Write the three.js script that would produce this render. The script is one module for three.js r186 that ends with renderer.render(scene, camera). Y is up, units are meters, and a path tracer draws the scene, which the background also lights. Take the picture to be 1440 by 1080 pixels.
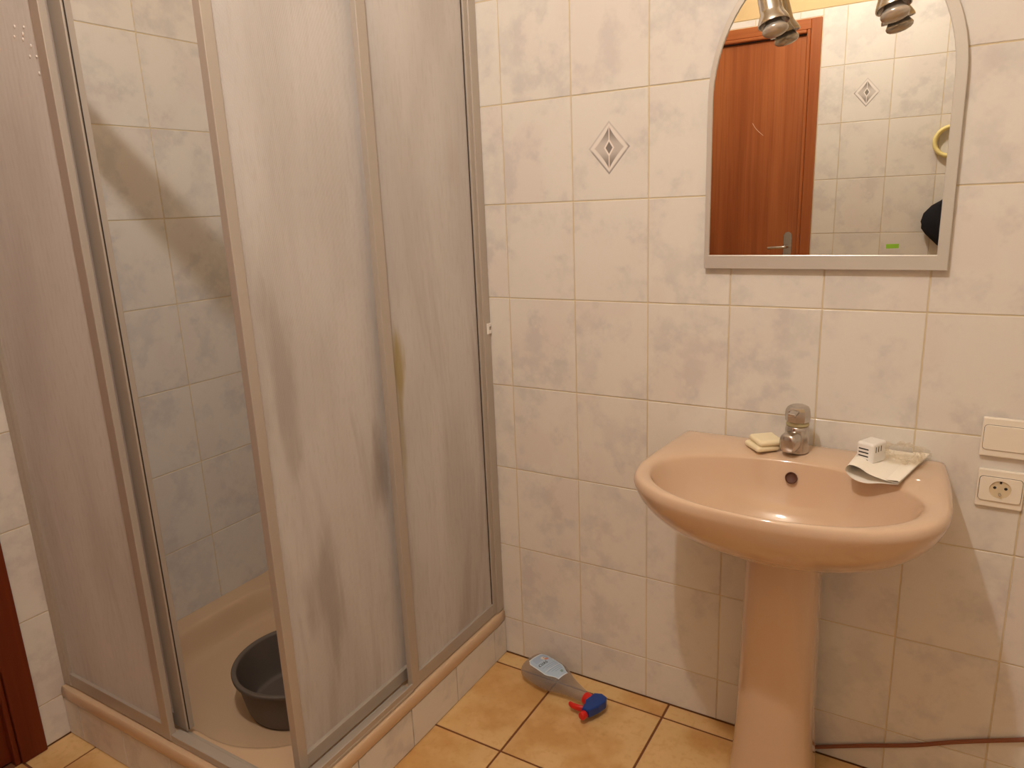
import * as THREE from 'three';
import { RoundedBoxGeometry } from 'three/addons/geometries/RoundedBoxGeometry.js';
import { mergeGeometries, toCreasedNormals } from 'three/addons/utils/BufferGeometryUtils.js';

// ---------------------------------------------------------------- camera, light, exposure
const scene = new THREE.Scene();
scene.background = new THREE.Color(0x050403);
const camera = new THREE.PerspectiveCamera(2 * Math.atan(540 / 1013.67) * 180 / Math.PI, 1440 / 1080, 0.05, 20);
camera.matrixAutoUpdate = true;
camera.position.set(1.03216, 1.37094, 1.68963);
camera.quaternion.setFromRotationMatrix(new THREE.Matrix4().makeBasis(
  new THREE.Vector3(0.85742, -0.040302, -0.513037), new THREE.Vector3(-0.090457, 0.969604, -0.227346), new THREE.Vector3(0.506605, 0.241339, 0.827712)));
scene.add(camera);
const renderer = new THREE.WebGLRenderer({ antialias: true });
renderer.toneMapping = THREE.LinearToneMapping;
renderer.toneMappingExposure = 9.2;
renderer.shadowMap.enabled = true;
const LAMP_AT = [0.525, 2.52, 1.34], LAMP_COLOR = new THREE.Color().setRGB(1.0, 0.95, 0.925), LAMP_POWER = 0.34;

// ---------------------------------------------------------------- helpers
let seedState = 12345;
const rnd = () => { seedState = (seedState * 1664525 + 1013904223) >>> 0; return seedState / 4294967296; };
const rr = (a, b) => a + (b - a) * rnd();
const used = {};
function numbered(n) { const k = used[n] = (used[n] ?? -1) + 1; return k ? n + '_' + String(k).padStart(3, '0') : n; }
const V = (x, y, z) => new THREE.Vector3(x, y, z);
function put(o, pos, rot) { if (pos) o.position.set(...pos); if (rot) o.rotation.set(...rot); return o; }
function thing(name, label, category, pos, rot, group) {
  const g = put(new THREE.Group(), pos, rot); g.name = numbered(name); g.userData = { label, category };
  if (group) g.userData.group = group;
  scene.add(g); return g;
}
function struct(name, label, pos, rot) {
  const g = put(new THREE.Group(), pos, rot); g.name = name; g.userData = { kind: 'structure', label };
  scene.add(g); return g;
}
function part(name, geo, mat, parent, pos, rot, label) {
  const m = put(new THREE.Mesh(geo, mat), pos, rot); m.name = numbered(name); m.castShadow = m.receiveShadow = true;
  if (label) m.userData.label = label;
  parent.add(m); return m;
}
function sub(name, parent, pos, rot, label) { const g = put(new THREE.Group(), pos, rot); g.name = numbered(name); if (label) g.userData.label = label; parent.add(g); return g; }
const box = (w, h, d, r = 0.002, s = 2) => new RoundedBoxGeometry(w, h, d, s, Math.min(r, w / 2.01, h / 2.01, d / 2.01));
// box between two corners, in the parent's own coordinates
function boxAt(x0, x1, y0, y1, z0, z1, r = 0.002) { return box(x1 - x0, y1 - y0, z1 - z0, r).translate((x0 + x1) / 2, (y0 + y1) / 2, (z0 + z1) / 2); }
function lathe(pts, n = 48) { return new THREE.LatheGeometry(pts.map(([r, y]) => new THREE.Vector2(r, y)), n); }
function smoothPts(pts, n) { return new THREE.SplineCurve(pts.map(([a, b]) => new THREE.Vector2(a, b))).getPoints(n).map((p) => [Math.max(0, p.x), p.y]); }
function tube(pts, r, n = 48, k = 10, closed = false) { return new THREE.TubeGeometry(new THREE.CatmullRomCurve3(pts.map((p) => V(...p)), closed), n, r, k, closed); }
// skin over rings of points; each ring has the same number of points
function loft(rings, closed = true, capStart = false, capEnd = false) {
  const n = rings[0].length, pos = [], uv = [], idx = [];
  rings.forEach((r, i) => r.forEach((p, j) => { pos.push(p[0], p[1], p[2]); uv.push(j / n, i / (rings.length - 1)); }));
  for (let i = 0; i < rings.length - 1; i++) for (let j = 0; j < (closed ? n : n - 1); j++) {
    const a = i * n + j, b = i * n + (j + 1) % n, c = a + n, d = b + n;
    idx.push(a, b, d, a, d, c);
  }
  const cap = (i, flip) => {
    const c = pos.length / 3, r = rings[i]; const m = [0, 1, 2].map((k) => r.reduce((s, p) => s + p[k], 0) / n);
    pos.push(...m); uv.push(0.5, 0.5);
    for (let j = 0; j < n; j++) { const a = i * n + j, b = i * n + (j + 1) % n; if (flip) idx.push(c, b, a); else idx.push(c, a, b); }
  };
  if (capStart) cap(0, true);
  if (capEnd) cap(rings.length - 1, false);
  const g = new THREE.BufferGeometry();
  g.setAttribute('position', new THREE.Float32BufferAttribute(pos, 3)); g.setAttribute('uv', new THREE.Float32BufferAttribute(uv, 2));
  g.setIndex(idx); g.computeVertexNormals(); return g;
}

// ---------------------------------------------------------------- noise and textures
function hash(x, y, s) { let h = (x * 374761393 + y * 668265263 + s * 974634777) | 0; h = Math.imul(h ^ (h >>> 13), 1274126177); return ((h ^ (h >>> 16)) >>> 0) / 4294967296; }
function vnoise(x, y, px, py, s) {      // value noise, repeating every px by py cells
  const xi = Math.floor(x), yi = Math.floor(y), fx = x - xi, fy = y - yi, u = fx * fx * (3 - 2 * fx), v = fy * fy * (3 - 2 * fy);
  const m = (a, p) => ((a % p) + p) % p;
  const a = hash(m(xi, px), m(yi, py), s), b = hash(m(xi + 1, px), m(yi, py), s), c = hash(m(xi, px), m(yi + 1, py), s), d = hash(m(xi + 1, px), m(yi + 1, py), s);
  return a + (b - a) * u + (c - a) * v + (a - b - c + d) * u * v;
}
function fbm(u, v, px, py, oct, s, gain = 0.5) { let a = 0, w = 1, t = 0; for (let i = 0; i < oct; i++) { a += w * vnoise(u * px, v * py, px, py, s + i * 17); t += w; w *= gain; px *= 2; py *= 2; } return a / t; }
const clamp = (x, a = 0, b = 1) => Math.min(b, Math.max(a, x));
const ss = (a, b, x) => { const t = clamp((x - a) / (b - a)); return t * t * (3 - 2 * t); };
const mixc = (a, b, t) => [0, 1, 2].map((i) => a[i] + (b[i] - a[i]) * t);
function tex(w, h, fn, srgb = true) {
  const d = new Uint8Array(w * h * 4);
  for (let y = 0; y < h; y++) for (let x = 0; x < w; x++) { const c = fn((x + 0.5) / w, (y + 0.5) / h), i = (y * w + x) * 4; d[i] = clamp(c[0], 0, 255); d[i + 1] = clamp(c[1], 0, 255); d[i + 2] = clamp(c[2], 0, 255); d[i + 3] = 255; }
  const t = new THREE.DataTexture(d, w, h); t.wrapS = t.wrapT = THREE.RepeatWrapping; t.magFilter = THREE.LinearFilter; t.minFilter = THREE.LinearMipmapLinearFilter; t.generateMipmaps = true;
  if (srgb) t.colorSpace = THREE.SRGBColorSpace;
  t.needsUpdate = true; return t;
}
const TILE_TEX = 0.8;                    // metres across one repeat of the tile glaze
function glaze(u, v) {
  const a = fbm(u, v, 12, 12, 5, 3, 0.62), b = fbm(u, v, 6, 6, 3, 41), c = fbm(u, v, 40, 40, 3, 77);
  const cloud = ss(0.44, 0.74, a) * (0.5 + 0.5 * ss(0.35, 0.65, b)) + 0.25 * ss(0.5, 0.8, c) * ss(0.4, 0.65, a);
  let k = mixc([229, 223, 214], [211, 206, 200], clamp(cloud));
  k = mixc(k, [222, 209, 202], 0.3 * ss(0.5, 0.7, b));
  return k;
}
const glazeTex = tex(1024, 1024, glaze);
const floorTex = tex(1024, 1024, (u, v) => {
  const a = fbm(u, v, 5, 5, 5, 7, 0.55), b = fbm(u, v, 12, 12, 4, 91), c = fbm(u, v, 80, 80, 2, 13);
  let k = mixc([226, 188, 130], [209, 160, 98], ss(0.38, 0.66, a));
  k = mixc(k, [232, 192, 136], 0.5 * ss(0.5, 0.75, b));
  return mixc(k, [190, 132, 74], 0.18 * ss(0.5, 0.9, c));
});
const woodTex = tex(512, 1024, (u, v) => {
  const w = fbm(u, v, 24, 2, 4, 5, 0.55), l = fbm(u, v, 6, 2, 3, 61), f = fbm(u, v, 150, 10, 2, 23);
  return mixc(mixc([176, 104, 58], [154, 84, 44], ss(0.35, 0.7, w * 0.5 + l * 0.5)), [128, 64, 34], 0.22 * ss(0.5, 0.8, f));
});
// soap-scummed acrylic: u across the pane, v up it
function scum(seed, extra) {
  return tex(512, 1024, (u, v) => {
    const st = fbm(u + 0.10 * Math.sin(v * 6 + seed), v, 9, 3, 5, seed, 0.55), big = fbm(u, v, 3, 4, 4, seed + 9), fine = fbm(u, v, 90, 60, 2, seed + 31);
    let k = mixc([232, 227, 223], [221, 215, 210], ss(0.35, 0.7, big));
    k = mixc(k, [192, 183, 177], 0.42 * ss(0.56, 0.8, st) * ss(0.95, 0.3, v));
    k = mixc(k, [244, 239, 235], 0.35 * ss(0.5, 0.75, 1 - st) * ss(0.6, 0.15, v));
    k = mixc(k, [186, 176, 166], 0.14 * ss(0.5, 0.9, fine));
    return extra ? extra(k, u, v) : k;
  });
}
const blob = (u, v, cu, cv, ru, rv, n = 0) => ss(1, 0.25, Math.hypot((u - cu) / ru, (v - cv) / rv) + n);

// ---------------------------------------------------------------- materials
const std = (o) => new THREE.MeshStandardMaterial(o), phys = (o) => new THREE.MeshPhysicalMaterial(o);
const M = {
  tile: phys({ map: glazeTex, roughness: 0.55, specularIntensity: 0.5 }),
  tileEdge: phys({ map: glazeTex, roughness: 0.1, specularIntensity: 1 }),
  grout: std({ color: 0xd8c7a4, roughness: 0.95 }),
  plaster: std({ color: 0xdabd8c, roughness: 0.9 }),
  ceiling: std({ color: 0xe8ddc6, roughness: 0.95 }),
  floorTile: phys({ map: floorTex, roughness: 0.32 }),
  floorGrout: std({ color: 0x7a4a2a, roughness: 0.95 }),
  wood: phys({ map: woodTex, roughness: 0.42, specularIntensity: 0.6 }),
  wood2: phys({ map: woodTex, color: 0xa87e70, roughness: 0.42, specularIntensity: 0.6 }),
  alu: std({ color: 0xbab0a4, roughness: 0.42, metalness: 0.25 }),
  aluDark: std({ color: 0x8f867c, roughness: 0.5, metalness: 0.4 }),
  gasket: std({ color: 0x3b3029, roughness: 0.8 }),
  beige: phys({ color: 0xd7b99d, roughness: 0.08, clearcoat: 0.4, clearcoatRoughness: 0.04 }),
  trayBeige: phys({ color: 0xd3b594, roughness: 0.3 }),
  chrome: std({ color: 0xd6d2cc, roughness: 0.2, metalness: 1 }),
  chromeWorn: std({ color: 0xc6c0ba, roughness: 0.24, metalness: 1 }),
  lime: std({ color: 0xb9ae86, roughness: 0.8 }),
  soap: phys({ color: 0xf4e6c2, roughness: 0.45 }),
  paper: std({ color: 0xfcf5e8, roughness: 0.95, side: THREE.DoubleSide }),
  white: phys({ color: 0xf0ece6, roughness: 0.35 }),
  ivory: phys({ color: 0xf2e9da, roughness: 0.35 }),
  ivoryGap: std({ color: 0x54483a, roughness: 0.8 }),
  slot: std({ color: 0x231a18, roughness: 0.8 }),
  greyPlastic: std({ color: 0x625952, roughness: 0.55 }),
  mirror: std({ color: 0xdddad2, roughness: 0.0, metalness: 1 }),
  mirrorEdge: phys({ color: 0xd2cdc4, roughness: 0.28, metalness: 0.3 }),
  green: std({ color: 0x7fae22, roughness: 0.6 }),
  clear: phys({ color: 0xfaf8f4, roughness: 0.06, transmission: 0.96, thickness: 0, side: THREE.DoubleSide, ior: 1.45 }),
  pet: phys({ color: 0xe2dcd6, roughness: 0.22, transmission: 0.82, thickness: 0, side: THREE.DoubleSide, ior: 1.5 }),
  red: phys({ color: 0xd8261c, roughness: 0.35 }),
  blue: phys({ color: 0x17408f, roughness: 0.35 }),
  yellow: std({ color: 0xefdf96, roughness: 0.5 }),
  navy: std({ color: 0x14131c, roughness: 0.95 }),
  cable: std({ color: 0x8a5236, roughness: 0.6 }),
  black: std({ color: 0x14110f, roughness: 0.7 }),
  bulb: std({ color: 0xffffff, emissive: LAMP_COLOR, emissiveIntensity: 3, roughness: 0.4 }),
};
for (const k of ['wood', 'plaster', 'trayBeige']) M[k].envMapIntensity = 1;

// ---------------------------------------------------------------- tiles
// a glazed tile w by h with a chamfered edge, its face at z = 0, its own cut of the glaze
function tileGeo(w, h, t, b, uvScale, own) {
  const ou = rnd(), ov = rnd(), f = rnd() < 0.5 ? -1 : 1, g = rnd() < 0.5 ? -1 : 1, pos = [], nor = [], uv = [];
  const X = w / 2, Y = h / 2, x = X - b, y = Y - b;
  const quad = (a, c, d, e, soft) => {       // soft: the glaze rounds over from the face to the side
    const n = V(...c).sub(V(...a)).cross(V(...e).sub(V(...a))).normalize(), side = V(n.x, n.y, 0).normalize().multiplyScalar(0.94).add(V(0, 0, 0.34));
    for (const p of [a, c, d, a, d, e]) { pos.push(...p); if (!soft) nor.push(n.x, n.y, n.z); else if (p[2] === 0) nor.push(0, 0, 1); else nor.push(side.x, side.y, side.z); if (own) uv.push(p[0] / w + 0.5, p[1] / h + 0.5); else uv.push(f * p[0] / uvScale + ou, g * p[1] / uvScale + ov); }
  };
  quad([-x, -y, 0], [x, -y, 0], [x, y, 0], [-x, y, 0]);
  const o = [[-X, -Y], [X, -Y], [X, Y], [-X, Y]], i = [[-x, -y], [x, -y], [x, y], [-x, y]];
  for (let k = 0; k < 4; k++) {
    const m = (k + 1) % 4;
    quad([...o[k], -b], [...o[m], -b], [...i[m], 0], [...i[k], 0], true);
    quad([...o[k], -t], [...o[m], -t], [...o[m], -b], [...o[k], -b]);
  }
  const G = new THREE.BufferGeometry();
  G.setAttribute('position', new THREE.Float32BufferAttribute(pos, 3)); G.setAttribute('normal', new THREE.Float32BufferAttribute(nor, 3)); G.setAttribute('uv', new THREE.Float32BufferAttribute(uv, 2));
  G.addGroup(0, 6, 0); G.addGroup(6, 48, 1); return G;
}
const lines = (a, b, step, origin) => { const L = [a]; for (let k = Math.ceil((a - origin) / step - 1e-6); origin + k * step < b - 1e-6; k++) if (origin + k * step > a + 0.004) L.push(origin + k * step); L.push(b); return L; };
// the diamond printed on the decor tiles
const decorTex = tex(512, 640, (u, v) => {
  let k = glaze(u * 0.25 + 0.31, v * 0.3125 + 0.12);
  const x = (u - 0.5) * 200, y = (v - 0.49) * 250;                              // millimetres from the centre of the motif
  const lo = Math.abs(x) / 54 + Math.abs(y) / 62;                                // outer lozenge
  const below = ss(-2, -12, y), edge = ss(0.84, 0.97, lo) * ss(1.03, 0.99, lo);
  k = mixc(k, [150, 143, 138], edge * (0.28 + 0.6 * Math.max(below, ss(30, 48, x) * ss(14, 0, Math.abs(y)))));
  k = mixc(k, [238, 230, 222], 0.7 * ss(0.7, 0.78, lo) * ss(0.95, 0.88, lo));
  const ay = Math.abs(y), half = 38 * Math.pow(clamp(1 - ay / 52), 1.35);        // four-pointed star with hollow sides
  const inStar = ss(half + 0.8, half - 0.8, Math.abs(x)) * (ay < 51 ? 1 : 0);
  const tone = mixc([205, 196, 188], [128, 120, 114], ss(6, 42, ay) * 0.85 + 0.1 * ss(0, 20, x));
  k = mixc(k, tone, inStar);
  const inner = Math.abs(x) / 14 + ay / 22, rib = ss(1.6, 0.9, Math.abs(x)) * (ay > 18 ? 1 : 0);
  k = mixc(k, [236, 228, 220], inStar * Math.max(ss(1.0, 0.95, inner) * ss(0.62, 0.68, inner), rib));
  if (inner < 0.64) k = [132, 124, 118];
  return k;
});
const decorMat = phys({ map: decorTex, roughness: 0.55, specularIntensity: 0.5 });
const JOINT = 0.0026;
function tileField(wall, us, vs, { skip, decor, tick = 0.006 } = {}) {
  for (let i = 0; i < us.length - 1; i++) for (let j = 0; j < vs.length - 1; j++) {
    const u0 = us[i], u1 = us[i + 1], v0 = vs[j], v1 = vs[j + 1], uc = (u0 + u1) / 2, vc = (v0 + v1) / 2;
    if (u1 - u0 < 0.012 || v1 - v0 < 0.012 || (skip && skip(uc, vc, u0, u1, v0, v1))) continue;
    const isDecor = decor && decor.some(([a, b]) => a > u0 && a < u1 && b > v0 && b < v1);
    const t = part(isDecor ? 'decor_tile' : 'tile', tileGeo(u1 - u0 - JOINT, v1 - v0 - JOINT, tick, 0.0014, TILE_TEX, isDecor), isDecor ? [decorMat, M.tileEdge] : [M.tile, M.tileEdge], wall, [uc, vc, rr(-0.0003, 0.0003)], [rr(-0.0012, 0.0012), rr(-0.0012, 0.0012), 0]);
    if (isDecor) t.userData.label = 'tile printed with a silver-grey diamond';
  }
}

// ---------------------------------------------------------------- the room
const X0 = -0.945, X1 = 2.05, Z1 = 2.13, H = 2.76, GR = -0.0016;
// floor
{
  const f = struct('floor', 'floor of square ochre stoneware tiles with dark brown joints', [0, 0, 0]);
  part('screed', boxAt(X0 - 0.1, X1 + 0.1, -0.12, -0.002, -0.1, Z1 + 0.1, 0.001), M.floorGrout, f);
  const xs = lines(X0, X1, 0.3235, 0.146), zs = lines(0, Z1, 0.3155, 0.0595);
  for (let i = 0; i < xs.length - 1; i++) for (let j = 0; j < zs.length - 1; j++) {
    const w = xs[i + 1] - xs[i], d = zs[j + 1] - zs[j]; if (w < 0.02 || d < 0.02) continue;
    const g = tileGeo(w - 0.006, d - 0.006, 0.008, 0.0012, 0.8);
    g.clearGroups(); part('floor_tile', g, M.floorTile, f, [(xs[i] + xs[i + 1]) / 2, rr(-0.0004, 0.0002), (zs[j] + zs[j + 1]) / 2], [-Math.PI / 2 + rr(-0.001, 0.001), rr(-0.001, 0.001), 0]);
  }
}
// ceiling
{
  const c = struct('ceiling', 'plain painted ceiling', [0, 0, 0]);
  part('slab', boxAt(X0 - 0.1, X1 + 0.1, H, H + 0.1, -0.1, Z1 + 0.1, 0.001), M.ceiling, c);
}
// wall behind the washbasin
{
  const w = struct('wall_back', 'wall of cloudy white glazed tiles behind the washbasin', [0, 0, 0]);
  part('backing', boxAt(X0 - 0.1, X1 + 0.1, 0, H, -0.1, GR, 0.001), M.grout, w);
  tileField(w, lines(X0, X1, 0.2, 0), lines(0, 2.122, 0.25, 0.122), { decor: [[0.3, 1.5]] });
  part('plaster', boxAt(X0, X1, 2.124, H, GR, 0.001, 0.0005), M.plaster, w);
}
// wall on the shower side (local x runs towards -z); a wooden door stands in it nearer the camera
const DOOR2 = { z0: 0.947, z1: 1.87, top: 2.12 };
{
  const w = struct('wall_left', 'wall of cloudy white glazed tiles inside and beside the shower', [X0, 0, 0], [0, Math.PI / 2, 0]);
  const door = [-DOOR2.z1 + 0.05, -DOOR2.z0 - 0.05];
  const back = mergeGeometries([boxAt(door[1], 0.1, 0, H, -0.1, GR, 0.001), boxAt(-Z1 - 0.1, door[0], 0, H, -0.1, GR, 0.001), boxAt(door[0], door[1], DOOR2.top - 0.05, H, -0.1, GR, 0.001)]);
  part('backing', back, M.grout, w);
  const us = lines(-0.945, 0, 0.2, -0.361), vs = lines(0, 2.122, 0.25, 0.122);
  tileField(w, us, vs);
  tileField(w, lines(-Z1, -DOOR2.z1, 0.2, -0.361), vs);
  part('plaster', boxAt(-Z1, 0, 2.124, H, GR, 0.001, 0.0005), M.plaster, w);
}
// wall facing the mirror, with the door (local x runs towards -x)
const DOOR1 = { x0: -0.48, x1: 0.437, top: 2.138 };
{
  const w = struct('wall_front', 'tiled wall facing the mirror, ochre plaster above the tiles', [0, 0, Z1], [0, Math.PI, 0]);
  const d0 = -DOOR1.x1 + 0.02, d1 = -DOOR1.x0 - 0.02, top = DOOR1.top - 0.02;
  part('backing', mergeGeometries([boxAt(-X1 - 0.1, d0, 0, H, -0.1, GR, 0.001), boxAt(d1, -X0 + 0.1, 0, H, -0.1, GR, 0.001), boxAt(d0, d1, top, H, -0.1, GR, 0.001)]), M.grout, w);
  const vs = lines(0, 2.172, 0.249, 0.18);
  tileField(w, lines(-X1, -DOOR1.x1 - 0.002, 0.2, -0.54), vs, { decor: [[-0.64, 1.8]] });
  tileField(w, lines(-DOOR1.x0 + 0.002, -X0, 0.2, -0.54), vs);
  tileField(w, lines(-DOOR1.x1 - 0.002, -DOOR1.x0 + 0.002, 0.2, -0.54), [DOOR1.top + 0.004, 2.172]);
  part('plaster', boxAt(-X1, -X0, 2.174, H, GR, 0.001, 0.0005), M.plaster, w);
}
// wall on the right, out of the picture
{
  const w = struct('wall_right', 'tiled wall to the right of the washbasin', [X1, 0, 0], [0, -Math.PI / 2, 0]);
  part('backing', boxAt(-0.1, Z1 + 0.1, 0, H, -0.1, GR, 0.001), M.grout, w);
  const geos = [], us = lines(0, Z1, 0.2, 0.1), vs = lines(0, 2.122, 0.25, 0.122);
  for (let i = 0; i < us.length - 1; i++) for (let j = 0; j < vs.length - 1; j++) geos.push(tileGeo(us[i + 1] - us[i] - JOINT, vs[j + 1] - vs[j] - JOINT, 0.006, 0.0014, TILE_TEX).translate((us[i] + us[i + 1]) / 2, (vs[j] + vs[j + 1]) / 2, 0));
  const t = part('tiling', mergeGeometries(geos), M.tile, w); t.userData.kind = 'stuff';
  part('plaster', boxAt(0, Z1, 2.124, H, GR, 0.001, 0.0005), M.plaster, w);
}
const uvWood = (g, s = 1) => { const p = g.attributes.position, n = g.attributes.normal, u = g.attributes.uv; for (let i = 0; i < p.count; i++) { const a = Math.abs(n.getX(i)) > 0.6; u.setXY(i, (a ? p.getZ(i) : p.getX(i)) * 1.7 * s, p.getY(i) * 0.55 * s); } return g; };
const uvWoodFlat = (g) => { const p = g.attributes.position, u = g.attributes.uv; for (let i = 0; i < p.count; i++) u.setXY(i, p.getY(i) * 1.7, p.getX(i) * 0.55); return g; };
// the door seen in the mirror
{
  const z = Z1, x0 = DOOR1.x0, x1 = DOOR1.x1, top = DOOR1.top;
  const d = struct('door_1', 'reddish-brown wooden door seen in the mirror', [0, 0, 0]);
  part('door_jamb', uvWood(boxAt(x1 - 0.046, x1, 0, top, z - 0.014, z + 0.09, 0.004)), M.wood, d);
  part('door_jamb', uvWood(boxAt(x0, x0 + 0.046, 0, top, z - 0.014, z + 0.09, 0.004)), M.wood, d);
  part('door_head', uvWoodFlat(boxAt(x0 + 0.046, x1 - 0.046, top - 0.046, top, z - 0.014, z + 0.09, 0.004)), M.wood, d);
  const a = x0 + 0.046, b = x1 - 0.046;
  part('door_moulding', uvWood(boxAt(b - 0.016, b, 0, top - 0.046, z - 0.021, z + 0.01, 0.006)), M.wood, d);
  part('door_moulding', uvWood(boxAt(a, a + 0.016, 0, top - 0.046, z - 0.021, z + 0.01, 0.006)), M.wood, d);
  part('door_moulding', uvWoodFlat(boxAt(a + 0.016, b - 0.016, top - 0.062, top - 0.046, z - 0.021, z + 0.01, 0.006)), M.wood, d);
  part('door_leaf', uvWood(boxAt(a + 0.018, b - 0.018, 0.006, top - 0.066, z + 0.004, z + 0.044, 0.003)), M.wood, d);
  const h = sub('door_handle', d, [0.333, 1.075, z + 0.004]);
  const s = new THREE.Shape(); s.absarc(0, 0.092, 0.018, 0, Math.PI, false); s.absarc(0, -0.092, 0.018, Math.PI, 2 * Math.PI, false); s.closePath();
  part('back_plate', new THREE.ExtrudeGeometry(s, { depth: 0.004, bevelEnabled: true, bevelSize: 0.0015, bevelThickness: 0.0015, bevelSegments: 2, curveSegments: 16 }).rotateY(Math.PI), M.chromeWorn, h, [0, 0, -0.001]);
  part('lever', tube([[0, 0.04, 0], [0, 0.04, -0.028], [-0.006, 0.04, -0.042], [-0.03, 0.039, -0.046], [-0.085, 0.036, -0.046]], 0.0075, 40, 12), M.chromeWorn, h);
}
// the door frame at the left edge of the picture
{
  const d = struct('door_2', 'dark reddish-brown wooden door frame beside the shower', [0, 0, 0]);
  const { z0, z1, top } = DOOR2;
  part('door_jamb', uvWood(boxAt(X0 - 0.09, X0 + 0.014, 0, top, z0, z0 + 0.062, 0.004)), M.wood2, d);
  part('door_jamb', uvWood(boxAt(X0 - 0.09, X0 + 0.014, 0, top, z1 - 0.062, z1, 0.004)), M.wood2, d);
  part('door_head', uvWoodFlat(boxAt(X0 - 0.09, X0 + 0.014, top - 0.062, top, z0 + 0.062, z1 - 0.062, 0.004)), M.wood2, d);
  part('door_leaf', uvWood(boxAt(X0 - 0.06, X0 - 0.02, 0.004, top - 0.064, z0 + 0.064, z1 - 0.064, 0.003)), M.wood2, d);
  part('door_moulding', uvWood(boxAt(X0 - 0.02, X0 + 0.006, 0, top - 0.062, z0 + 0.062, z0 + 0.076, 0.005)), M.wood2, d);
}

// ---------------------------------------------------------------- shower
const TX = -0.06, TZ = 0.882, RIM = 0.15;           // outer faces of the plinth, height of the tray's rim
{
  const p = thing('shower_plinth', 'low plinth of cut white tiles under the beige shower tray', 'plinth', [0, 0, 0]);
  part('masonry', mergeGeometries([boxAt(TX - 0.035, TX - 0.006, 0, 0.11, 0.001, TZ - 0.006, 0.001), boxAt(X0 + 0.001, TX - 0.035, 0, 0.11, TZ - 0.035, TZ - 0.006, 0.001)]), M.grout, p);
  const zs = [0.002, 0.068, 0.269, 0.469, 0.669, TZ], xs = [X0 + 0.002, -0.872, -0.67, -0.47, -0.27, TX];
  for (let i = 0; i < zs.length - 1; i++) part('tile', tileGeo(zs[i + 1] - zs[i] - 0.003, 0.11, 0.007, 0.0012, TILE_TEX), [M.tile, M.tileEdge], p, [TX, 0.0565, (zs[i] + zs[i + 1]) / 2], [0, Math.PI / 2, 0]);
  for (let i = 0; i < xs.length - 1; i++) part('tile', tileGeo(xs[i + 1] - xs[i] - 0.003, 0.11, 0.007, 0.0012, TILE_TEX), [M.tile, M.tileEdge], p, [(xs[i] + xs[i + 1]) / 2, 0.0565, TZ], [0, 0, 0]);
}
{
  // the tray: rings of a rounded square, from the drain outwards to the rim and over its nosing
  const t = thing('shower_tray', 'beige ceramic shower tray with a rounded basin and raised rim', 'shower tray', [0, 0, 0]);
  const N = 144, cx = -0.503, cz = 0.441, ring = (hx, hz, r, y, ox = 0, oz = 0) => {
    const out = [];
    for (let j = 0; j < N; j++) {           // rounded rectangle by angle
      const a = j / N * 2 * Math.PI, dx = Math.cos(a), dz = Math.sin(a); let lo = 0, hi = 2;
      for (let k = 0; k < 26; k++) { const m = (lo + hi) / 2, qx = Math.max(Math.abs(dx * m) - (hx - r), 0), qz = Math.max(Math.abs(dz * m) - (hz - r), 0), dd = Math.hypot(qx, qz) - r; if (dd < 0) lo = m; else hi = m; }
      out.push([cx + ox + dx * lo, y, cz + oz + dz * lo]);
    }
    return out;
  };
  const R = [];
  R.push(ring(0.045, 0.045, 0.044, 0.047));
  for (const [s, y] of [[0.3, 0.05], [0.6, 0.053], [0.8, 0.056], [0.86, 0.06], [0.895, 0.07], [0.92, 0.086], [0.94, 0.106], [0.958, 0.124], [0.972, 0.135], [0.985, 0.142], [1.0, 0.1455], [1.02, 0.147]]) R.push(ring(0.378 * s, 0.374 * s, 0.28 * s, y));
  R.push(ring(0.405, 0.404, 0.2, 0.148), ring(0.425, 0.425, 0.06, 0.149), ring(0.4405, 0.4395, 0.012, 0.149));
  // the nosing bulges out only on the two free sides
  const nose = (d, y) => ring(0.4405 + d / 2, 0.4395 + d / 2, 0.01, y, d / 2, d / 2);
  for (let k = 1; k <= 8; k++) { const a = k / 8 * Math.PI; R.push(nose(0.0065 * Math.sin(a) * (k < 8 ? 1 : 0) + (k === 8 ? -0.004 : 0), 0.131 + 0.018 * Math.cos(a))); }
  R.push(nose(-0.02, 0.1128), ring(0.4, 0.4, 0.22, 0.1128), ring(0.382, 0.378, 0.26, 0.1), ring(0.355, 0.352, 0.26, 0.046), ring(0.3, 0.3, 0.2, 0.034), ring(0.045, 0.045, 0.044, 0.034));
  part('basin', loft(R, true, true, true), M.trayBeige, t);
  part('drain', lathe([[0.046, -0.006], [0.045, 0.0005], [0.036, 0.002], [0.03, 0.003], [0, 0.003]], 40), M.chrome, t, [cx, 0.0475, cz]);
}
// enclosure
const PANE_H0 = 0.19, TOP = 1.96;
// textured acrylic: fine upright ribs, the sheet in its own x-y plane
function ribbed(w, h) {
  const n = Math.round(w / 0.00065), pos = [], uv = [], idx = [];
  for (let i = 0; i <= n; i++) {
    const x = i / n * w, z = 0.00036 * Math.sin(x / 0.0026 * 2 * Math.PI) + 0.0001 * Math.sin(x / 0.0171 * 2 * Math.PI);
    for (const k of [0, 1]) { pos.push(x - w / 2, (k - 0.5) * h, z); uv.push(i / n, k); }
    if (i < n) idx.push(2 * i, 2 * i + 2, 2 * i + 3, 2 * i, 2 * i + 3, 2 * i + 1);
  }
  const g = new THREE.BufferGeometry(); g.setAttribute('position', new THREE.Float32BufferAttribute(pos, 3)); g.setAttribute('uv', new THREE.Float32BufferAttribute(uv, 2)); g.setIndex(idx); g.computeVertexNormals(); return g;
}
const paneMat = (map) => phys({ map, roughness: 0.94, specularIntensity: 0.4, transmission: 0.42, thickness: 0, side: THREE.DoubleSide });
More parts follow.
